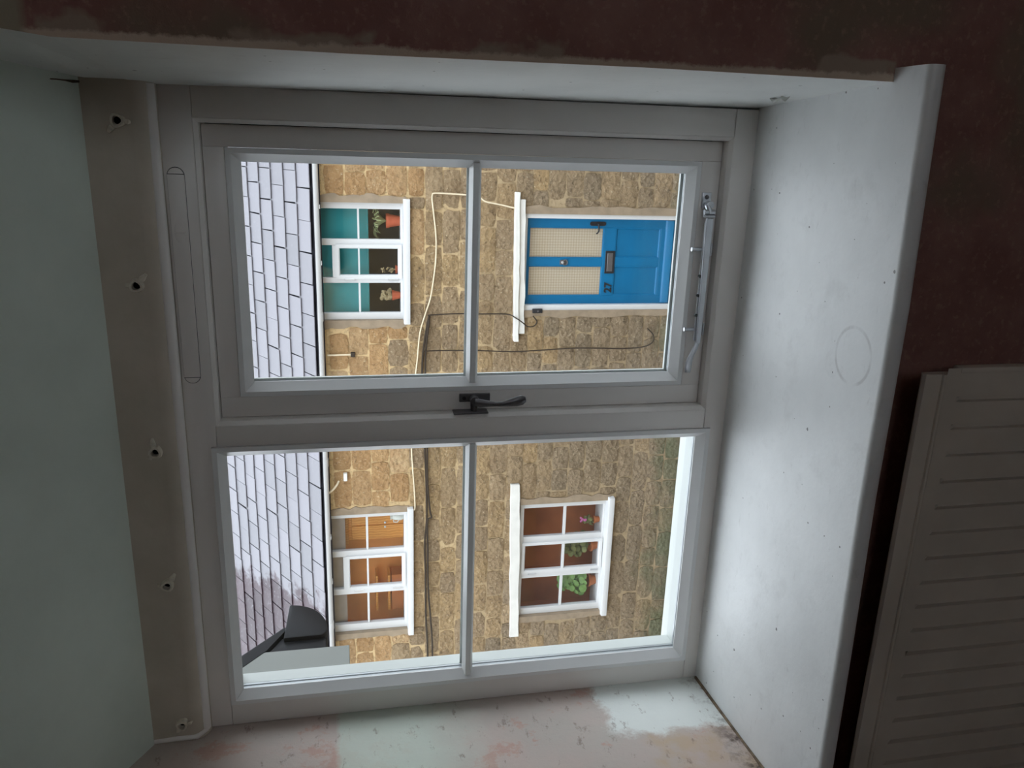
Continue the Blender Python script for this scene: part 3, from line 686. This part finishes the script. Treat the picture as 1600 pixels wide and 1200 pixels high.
# ---------------------------------------------------------------- cottage windows
def room_box(name, x0, x1, z0, z1, depth, mat, label):
    b = MB(); y0 = FY+.13; y1 = y0+depth; t = .04
    b.box(x0-t, x1+t, y1, y1+t, z0-t, z1+t); b.box(x0-t, x0, y0, y1, z0-t, z1+t); b.box(x1, x1+t, y0, y1, z0-t, z1+t)
    b.box(x0, x1, y0, y1, z0-t, z0); b.box(x0, x1, y0, y1, z1, z1+t)
    return tag(b.build(name, mat, smooth=False), label, kind='structure')
def cottage_window(num, X, z0, z1, bar, transom, sill, label, lead=True):
    # X: jamb right outer, light edges ..., jamb left outer (descending); 3 lights
    root = tag(empty('window_%d' % num, ((X[0]+X[-1])/2, FY, z0)), label, 'window', kind='structure')
    y0, y1 = FY+.045, FY+.11
    b = MB(); b.box(X[0], X[-1], y0, y1, z0, z0+.055); b.build('bottom_rail', 'upvc_white', root, .004, 1)
    b = MB(); b.box(X[0], X[-1], y0, y1, z1-.05, z1); b.build('head', 'upvc_white', root, .004, 1)
    for a, c in ((X[0], X[1]), (X[6], X[7])):
        b = MB(); b.box(a, c, y0, y1, z0+.05, z1-.05); b.build('jamb', 'upvc_white', root, .004, 1)
    for a, c in ((X[2], X[3]), (X[4], X[5])):
        b = MB(); b.box(a, c, y0+.004, y1, z0+.05, z1-.05); b.build('mullion', 'upvc_white', root, .004, 1)
    for i, (a, c) in enumerate(((X[1], X[2]), (X[3], X[4]), (X[5], X[6]))):
        b = MB(); b.box(a, c, FY+.092, FY+.098, z0+.05, z1-.05); b.build('pane', 'glass_far', root, smooth=False)
        if i == 1:
            zt = transom if transom else z1-.045
            if transom:
                b = MB(); b.box(a, c, y0, y1, zt, zt+.045); b.build('transom', 'upvc_white', root, .004, 1)
            cs = empty('casement', (0, 0, 0), root); f = .045; ya, yb_ = FY+.025, FY+.085
            b = MB(); b.ring(min(a, c)-.012, max(a, c)+.012, z0+.04, zt+.008, [(0, ya), (f-.012, ya), (f, ya+.012), (f, yb_), (0, yb_)]); b.build('casement_frame', 'upvc_white', cs, angle=25)
            b = MB(); b.box(a, c, ya+.012, yb_, bar[0]+.002, bar[1]-.002); b.build('glazing_bar', 'upvc_white', cs, .002, 1)
            for zh in (z0+.14, zt-.14):
                b = MB(); b.box(min(a, c)-.030, min(a, c)-.008, ya-.006, ya+.01, zh-.055, zh+.055); b.build('hinge', 'metal_satin', cs, .003, 1)
        else:
            b = MB(); b.box(a, c, y0+.014, FY+.092, bar[0], bar[1]); b.build('glazing_bar', 'upvc_white', root, .002, 1)
    b = MB(); b.prism([(FY-.075, sill[2]), (FY-.075, sill[3]-.012), (FY+.05, sill[3]), (FY+.11, sill[3]), (FY+.11, sill[2])], 0, sill[1], sill[0]); b.build('outer_sill', 'upvc_white', root, .005, 2)
    return root
cottage_window(2, [-.26, -.33, -.66, -.73, -1.09, -1.15, -1.49, -1.57], -.055, .99, (.45, .472), .708, (-.21, -1.61, -.10, -.02), 'white upstairs window above the blue door, teal blind inside')
cottage_window(3, [-3.98, -4.05, -4.50, -4.58, -5.03, -5.11, -5.54, -5.64], -.075, .99, (.42, .447), .69, (-3.92, -5.70, -.13, -.05), 'white upstairs window with warm wooden furniture inside')
w3 = cottage_window(4, [-3.98, -4.06, -4.47, -4.56, -4.98, -5.07, -5.52, -5.61], -2.665, -1.50, (-2.115, -2.08), None, (-3.93, -5.66, -2.72, -2.635), 'white downstairs window with leafy plants behind the glass')
b = MB(); xs = [-3.68+(-2.2)*k/12 for k in range(13)]; lo = [-1.465-.05*k/12+rs.uniform(-.008, .008) for k in range(13)]; hi = [-1.345-.05*k/12+rs.uniform(-.008, .008) for k in range(13)]
vs = []
for x, a, c in zip(xs, lo, hi): vs += [(x, FY-.05, a), (x, FY-.05, c), (x, FY+.12, c), (x, FY+.12, a)]
b.add(vs, [(4*i+k, 4*i+(k+1) % 4, 4*i+4+(k+1) % 4, 4*i+4+k) for i in range(12) for k in range(4)]+[(0, 1, 2, 3), (48, 49, 50, 51)])
b.build('lintel', 'old_white', w3, .004, 1)
room_box('wall_room_1', -1.75, -.1, -.35, 1.05, .9, 'room_dark', 'dim blue grey room behind the teal blind')
room_box('wall_room_2', -5.9, -3.75, -.4, 1.05, .55, 'room_orange', 'warm orange painted room upstairs')
room_box('wall_room_3', -5.85, -3.75, -2.95, -1.42, .6, 'room_brown', 'brown painted room downstairs')

# teal blind
bl = tag(empty('roller_blind', (-.92, FY+.2, .34)), 'teal roller blind half lowered behind the upstairs window', 'blind')
b = MB(); n = 24
vs = [(-.30-1.24*k/n, FY+.22+.006*math.sin(k*1.3), z_) for z_ in (.36, 1.0) for k in range(n+1)]; vs += [(x, y+.004, z_) for x, y, z_ in vs]; m = n+1
fs = [(k, k+1, m+k+1, m+k) for k in range(n)]+[(2*m+k, 2*m+k+1, 3*m+k+1, 3*m+k) for k in range(n)]+[(k, k+1, 2*m+k+1, 2*m+k) for k in range(n)]
b.add(vs, fs); b.build('cloth', 'teal_cloth', bl)
b = MB(); b.tube([(-.30, FY+.222, .357), (-1.54, FY+.222, .357)], .010, 8); b.build('hem_bar', 'teal_cloth', bl)
gb = MB(); gb.box(-4.0, -5.62, FY+.16, FY+.175, .70, 1.0)
tag(gb.build('pelmet_blind', 'grey_blind'), 'grey raised blind across the top of the wooden room window', 'blind')

def pot(mb, c, r, h): mb.lathe(c, [(r*.7, 0), (r*.98, h*.78), (r*1.08, h*.78), (r*1.1, h), (r*.9, h), (r*.85, h*.9)], 16)
def plant(name, label, c, r, h, leaves, matl, seed, strap=False, size=.05, potmat='terracotta', spread=.1, height=.2):
    rg = random.Random(seed); root = tag(empty(name, c), label, 'plant'); c = Vector(c)
    b = MB(); pot(b, c, r, h); b.build('pot', potmat, root)
    b = MB(); top = c+Vector((0, 0, h*.95))
    for k in range(leaves):
        a = rg.uniform(0, 2*math.pi); d = Vector((math.cos(a), math.sin(a)*.6, 0))
        if strap:
            l = rg.uniform(.6, 1.0)*height; P = [top+d*(spread*t)*1.4+Vector((0, 0, l*(1.6*t-1.25*t*t)*1.6)) for t in (0, .2, .4, .6, .8, 1.0)]
            s = Vector((-d.y, d.x, 0)).normalized()*.009; vs = []
            for i, p in enumerate(P): w = s*(1-abs(i/5-.35)); vs += [p-w, p+Vector((0, 0, .003)), p+w]
            b.add(vs, [(3*i+q, 3*i+q+1, 3*i+q+4, 3*i+q+3) for i in range(5) for q in (0, 1)])
        else:
            hh = rg.uniform(.15, 1)*height; p = top+d*spread*rg.uniform(.15, 1)*(1.1-.5*hh/height)+Vector((0, 0, hh)); sz = size*rg.uniform(.7, 1.2)
            nx = Vector((rg.uniform(-1, 1), -1, rg.uniform(.1, 1.2))).normalized(); ax = nx.cross(Vector((0, 0, 1))).normalized(); ay = ax.cross(nx)
            vs = [p+nx*.012]+[p+sz*(math.cos(q*math.pi/4)*ax+math.sin(q*math.pi/4)*ay*.85) for q in range(8)]
            b.add(vs, [(0, q+1, (q+1) % 8+1) for q in range(8)])
    lf = b.build('leaves', matl, root, angle=80)
    b = MB(); b.tube([c+Vector((0, 0, h*.5)), top+Vector((0, 0, height*.4))], .006, 6)
    b.tube([top, top+Vector((spread*.4, 0, height*.6))], .004, 6); b.tube([top, top+Vector((-spread*.4, 0, height*.55))], .004, 6); b.build('stems', 'dry_stem', root)
    return root
def inner_sill(name, x0, x1, z, label):
    b = MB(); b.box(x0, x1, FY+.105, FY+.40, z-.03, z); return tag(b.build(name, 'upvc_white', bevel=.004), label, kind='structure')
inner_sill('trim_3', -.2, -1.65, -.01, 'inside sill of the window above the blue door')
inner_sill('trim_4', -3.9, -5.7, -.03, 'inside sill of the wooden room window')
inner_sill('trim_5', -3.9, -5.7, -2.62, 'inside sill of the downstairs window')
plant('spider_plant', 'spider plant with striped arching leaves in a red pot behind upstairs glass', (-.47, FY+.20, -.01), .075, .16, 34, 'leaf_pale', 1, strap=True, spread=.15, height=.20)
plant('dried_plant', 'dried straw coloured plant in a terracotta pot at the left of the teal blind', (-1.32, FY+.20, -.01), .055, .10, 60, 'dry_stem', 2, size=.022, spread=.07, height=.13)
plant('twiggy_plant', 'small twiggy plant in the middle light below the teal blind', (-1.02, FY+.20, -.01), .045, .06, 14, 'dry_stem', 3, size=.014, spread=.06, height=.16)
plant('leafy_plant', 'bright green round leaved plant at the left of the downstairs window', (-5.27, FY+.22, -2.62), .08, .10, 90, 'leaf_green', 4, size=.058, spread=.19, height=.40, potmat='room_brown')
plant('leafy_plant', 'paler bushy plant in the middle of the downstairs window', (-4.74, FY+.24, -2.62), .085, .10, 80, 'leaf_olive', 5, size=.045, spread=.2, height=.36, potmat='room_brown')
fp = plant('flowering_plant', 'small plant with pink flowers at the right of the downstairs window', (-4.36, FY+.22, -2.62), .05, .08, 22, 'leaf_olive', 6, size=.025, spread=.08, height=.13, potmat='room_brown')
b = MB()
for k in range(7):
    p = Vector((-4.36+rs.uniform(-.07, .07), FY+.19, -2.40+rs.uniform(-.03, .05))); b.lathe(p, [(.001, -.01), (.016, -.004), (.012, .008)], 8, axis=1)
b.build('flowers', 'petal_pink', fp)
# wooden furniture and oddments upstairs left
cb = tag(empty('pine_cupboard', (-4.3, FY+.36, -.4)), 'pine cupboard standing behind the right light of the upstairs window', 'cupboard')
b = MB(); b.box(-4.10, -4.52, FY+.36, FY+.60, -.36, .66); b.build('body', 'pine', cb, .004, 1)
b = MB(); b.box(-4.06, -4.56, FY+.33, FY+.62, .66, .70); b.build('top', 'pine', cb, .004, 1)
for a in (-4.12, -4.32):
    b = MB(); b.box(a, a-.18, FY+.345, FY+.36, -.3, .62); d = b.build('door', 'pine', cb, .004, 1)
    b = MB(); b.lathe((a-.16 if a > -4.2 else a-.02, FY+.338, .2), [(.001, -.012), (.014, -.008), (.008, .007)], 10, axis=1); b.build('knob', 'metal_satin', d)
jg = tag(empty('white_jug', (-4.13, FY+.22, -.03)), 'white jug on the inside sill in front of the pine cupboard', 'jug')
b = MB(); b.lathe((-4.14, FY+.22, -.03), [(.045, 0), (.06, .04), (.055, .11), (.04, .14), (.05, .17), (.042, .17), (.034, .14)], 16); b.build('body', 'china_white', jg)
b = MB(); b.tube([(-4.19, FY+.22, .10), (-4.225, FY+.22, .095), (-4.23, FY+.22, .05), (-4.195, FY+.22, .03)], .008, 8); b.build('handle', 'china_white', jg)
pl = tag(empty('wooden_shelf', (-5.3, FY+.5, 0)), 'low brown shelf unit behind the left light of the wooden room', 'shelf')
b = MB(); b.box(-5.08, -5.60, FY+.40, FY+.62, -.36, .12); b.build('body', 'room_brown', pl, .004, 1)
for zz in (.14, .30):
    b = MB(); b.box(-5.08, -5.60, FY+.40, FY+.62, zz, zz+.03); b.build('shelf_board', 'pine', pl, .003, 1)

# ---------------------------------------------------------------- blue front door
dr = tag(empty('door_1', (-.91, FY, -3.31)), 'bright blue front door number 27 with lace panes and white frame', 'door', kind='structure')
y0 = FY+.05; DX0, DX1, DZ0, DZ1 = -1.41, -.40, -3.27, -1.45
for a, c in ((-.335, DX1), (DX0, -1.485)):
    b = MB(); b.box(a, c, FY+.0, FY+.14, -3.33, -1.41); b.build('jamb', 'upvc_white', dr, .004, 1)
b = MB(); b.box(-.335, -1.485, FY+.02, FY+.14, -1.45, -1.40); b.build('head', 'upvc_white', dr, .004, 1)
lf = empty('leaf', (0, 0, 0), dr); YD = FY+.075
PXR = (-.505, -.865); PXL = (-.955, -1.315); PG = (-2.39, -1.485); PP = (-3.10, -2.535)
def dbox(name, x0_, x1_, z0_, z1_, mat='door_blue', ya=YD, yb_=YD+.05, bev=.003): b = MB(); b.box(x0_, x1_, ya, yb_, z0_, z1_); return b.build(name, mat, lf, bev, 1)
dbox('stile', DX1, PXR[0], DZ0, DZ1); dbox('stile', PXL[1], DX0, DZ0, DZ1); dbox('muntin', PXR[1], PXL[0], PG[0], PG[1]); dbox('muntin', PXR[1], PXL[0], PP[0], PP[1])
dbox('top_rail', PXR[0], PXL[1], PG[1], DZ1); dbox('lock_rail', PXR[0], PXL[1], PP[1], PG[0]); dbox('bottom_rail', PXR[0], PXL[1], DZ0, PP[0])
for px in (PXR, PXL):
    dbox('lace_panel', px[0], px[1], PG[0], PG[1], 'lace', YD+.030, YD+.038, 0); dbox('pane', px[0], px[1], PG[0], PG[1], 'glass_far', YD+.016, YD+.020, 0)
    dbox('panel', px[0], px[1], PP[0], PP[1], 'door_blue', YD+.018, YD+.04, 0)
    b = MB(); b.ring(px[1], px[0], PP[0], PP[1], [(0, YD+.002), (.010, YD+.002), (.022, YD+.017), (.022, YD+.02), (0, YD+.02)]); b.build('panel_moulding', 'door_blue', lf, angle=20)
    b = MB(); b.ring(px[1], px[0], PG[0], PG[1], [(0, YD+.001), (.006, YD+.001), (.014, YD+.015), (0, YD+.015)]); b.build('pane_moulding', 'door_blue', lf, angle=20)
b = MB(); b.prism([(YD, DZ0+.12), (YD-.02, DZ0+.105), (YD-.035, DZ0+.05), (YD-.035, DZ0+.025), (YD, DZ0+.015)], 0, DX0+.01, DX1-.01); b.build('weather_board', 'door_blue', lf, .003, 1)
b = MB(); b.box(DX0, DX1, FY-.02, FY+.14, -3.33, -3.275); b.build('threshold', 'seal_dark', dr, .004, 1)
lb = empty('letter_box', (0, 0, 0), dr)
b = MB(); b.box(-.775, -1.045, YD-.008, YD, -2.54, -2.42); b.build('surround', 'metal_black', lb, .004, 1)
b = MB(); b.box(-.80, -1.02, YD-.014, YD-.006, -2.515, -2.445); b.build('flap', 'metal_dark', lb, .004, 1)
kn = empty('knocker', (0, 0, 0), dr)
b = MB(); b.box(-.885, -.94, YD-.010, YD, -1.955, -1.865); b.build('backplate', 'metal_dark', kn, .008, 2)
b = MB(); R_ = [(-.9125+.030*math.sin(a_*math.pi/6), YD-.02, -1.925-.028*math.cos(a_*math.pi/6)) for a_ in range(-5, 6)]; b.tube(R_, .007, 8); b.build('knocker_ring', 'metal_dark', kn)
b = MB(); b.lathe((-.9125, YD-.012, -1.895), [(.001, -.018), (.016, -.012), (.016, .01)], 12, axis=1); b.build('knocker_boss', 'metal_satin', kn)
dh = empty('door_handle', (0, 0, 0), dr)
b = MB(); b.prism([(-.46+.024*math.cos(math.pi*k/8), -2.23+.024*math.sin(math.pi*k/8)) for k in range(9)]+[(-.46-.024*math.cos(math.pi*k/8), -2.38-.024*math.sin(math.pi*k/8)) for k in range(9)], 1, YD-.010, YD)
b.build('backplate', 'metal_black', dh, .002, 1)
b = MB(); b.tube([(-.46, YD-.004, -2.30), (-.46, YD-.045, -2.30), (-.475, YD-.055, -2.30), (-.54, YD-.055, -2.305), (-.565, YD-.052, -2.29), (-.57, YD-.05, -2.275)], .009, 10); b.build('lever', 'metal_black', dh)
tc = bpy.data.curves.new('house_number', 'FONT'); tc.body = '27'; tc.size = .125; tc.extrude = .004; tc.align_x = 'CENTER'; tc.align_y = 'CENTER'; tc.offset = .003
to = bpy.data.objects.new('house_number', tc); COL.objects.link(to); to.parent = dr; to.location = Vector((-1.215, YD-.004, -2.48))-WLOC['door_1']; to.rotation_euler = (math.pi/2, 0, 0); tc.materials.append(M['metal_black'])
to['label'] = 'dark figures 27'
# weathered white lintel boards over the door
def rough_board(name, xa, xb, za, zb_, ya, yb_, n=14):
    b = MB(); vs = []
    for k in range(n+1):
        x = xa+(xb-xa)*k/n; dz = rs.uniform(-.007, .007); sl = -.035*k/n
        vs += [(x, ya+rs.uniform(-.003, .003), za+sl+dz), (x, ya, zb_+sl+dz*.6), (x, yb_, zb_+sl), (x, yb_, za+sl)]
    b.add(vs, [(4*i+k, 4*i+(k+1) % 4, 4*i+4+(k+1) % 4, 4*i+4+k) for i in range(n) for k in range(4)]+[(0, 1, 2, 3), (4*n, 4*n+1, 4*n+2, 4*n+3)])
    return b.build(name, 'old_white', dr, .004, 1)
rough_board('lintel_cap', -.11, -1.83, -1.33, -1.275, FY-.085, FY+.03); rough_board('lintel', -.19, -1.74, -1.405, -1.332, FY-.055, FY+.05)
b = MB(); b.box(-.25, -1.6, FY-.35, FY+.1, -3.9, -3.335); b.build('doorstep', 'stone_grey', dr, .02, 2)
db = tag(empty('door_bell', (-1.475, FY-.03, -1.66)), 'small black bell box on the left door jamb top', 'door bell')
b = MB(); b.box(-1.45, -1.50, FY-.035, FY+.0, -1.655, -1.535); b.build('case', 'metal_black', db, .006, 2)
b = MB(); b.lathe((-1.475, FY-.036, -1.60), [(.001, -.005), (.012, -.004), (.014, .002)], 12, axis=1); b.build('button', 'metal_dark', db)

# ---------------------------------------------------------------- cables and fittings on the stone front
CY = FY-.045
def cable(name, pts, r, mat, label, cat='cable', group=None):
    P = [Vector((p[0], p[2] if len(p) > 2 else CY, p[1])) for p in pts]; Q = []
    for i in range(len(P)-1):
        p0, p1, p2, p3 = P[max(i-1, 0)], P[i], P[i+1], P[min(i+2, len(P)-1)]
        for t in (0, .25, .5, .75): Q.append(.5*((2*p1)+(p2-p0)*t+(2*p0-5*p1+4*p2-p3)*t*t+(3*p1-p0-3*p2+p3)*t**3))
    Q.append(P[-1]); b = MB(); b.tube(Q, r, 6); return tag(b.build(name, mat), label, cat, group)
cable('cable', [(-.29, -1.29), (-.25, -1.1), (-.22, -.94), (-.16, -.85), (-.15, -.67), (-.14, -.40), (-.17, -.345), (-.34, -.36), (-.62, -.39), (-.84, -.39), (-1.05, -.37), (-1.31, -.33), (-1.50, -.27), (-1.72, -.21), (-2.03, -.18), (-2.30, -.15), (-2.7, -.12), (-3.15, -.11), (-3.65, -.14), (-3.91, -.15), (-3.95, -.13)], .0085, 'cable_white', 'thin cream cable looping over the blue door lintel and along the stone front')
cable('cable', [(-1.52, -.315), (-1.75, -.272), (-2.03, -.24), (-2.35, -.235), (-2.8, -.25), (-3.16, -.27), (-4.01, -.295), (-4.4, -.27), (-4.9, -.28), (-5.46, -.285), (-6.04, -.31), (-7.5, -.3)], .012, 'cable_dark', 'upper dark cable of the pair running below the upstairs windows')
cable('cable', [(-1.56, -0.315, CY-.028), (-2.0, -0.27, CY-.028), (-2.6, -0.28, CY-.028), (-3.16, -0.295, CY-.028), (-3.6, -0.3, CY-.028), (-3.95, -0.33, CY-.028), (-4.05, -0.35, CY-.028), (-4.1, -0.3, CY-.028), (-4.5, -0.305, CY-.028), (-5.0, -0.31, CY-.028), (-5.5, -0.345, CY-.028), (-6.04, -0.37, CY-.028), (-7.5, -0.36, CY-.028)], .011, 'cable_dark', 'lower dark cable of the pair, sagging and looping near the wooden room window')
cable('cable', [(-1.51, -.30), (-1.495, -.6), (-1.50, -.88), (-1.505, -1.22), (-1.54, -1.32, CY-.05), (-1.60, -1.41, CY-.05), (-1.65, -1.47, CY-.02), (-1.655, -1.55), (-1.60, -1.59), (-1.53, -1.54)], .0075, 'cable_dark', 'dark cable dropping onto the left end of the door lintel')
cable('cable', [(-1.92, -.25, CY-.056), (-1.93, -.5), (-1.94, -.92), (-1.96, -1.3), (-1.95, -1.62), (-1.93, -2.10), (-1.945, -2.67), (-1.93, -2.94), (-1.87, -3.06), (-1.78, -3.06), (-1.70, -2.98)], .0075, 'cable_dark', 'long dark cable hanging down the stones left of the blue door')
hk = tag(empty('wall_bracket', (-3.5, FY-.05, .7)), 'small rusty pale pipe bracket under the gutter right of the wooden room window', 'bracket')
b = MB(); b.tube([(-3.64, FY-.10, .875), (-3.60, FY-.085, .82), (-3.55, FY-.07, .775), (-3.51, FY-.05, .755)], .013, 8); b.build('arm', 'cable_white', hk)
b = MB(); b.box(-3.42, -3.52, FY-.055, FY-.01, .655, .70); b.build('wall_plate', 'old_white', hk, .006, 1)
hk2 = tag(empty('wall_bracket', (-1.96, FY-.05, .55)), 'thin rusty bracket on stones left of the teal blind window', 'bracket')
b = MB(); b.tube([(-1.955, FY-.07, .84), (-1.96, FY-.05, .74), (-1.962, FY-.035, .57)], .010, 8); b.build('arm', 'cable_white', hk2)
b = MB(); b.box(-1.935, -1.99, FY-.05, FY-.01, .53, .58); b.build('wall_plate', 'cable_dark', hk2, .005, 1)
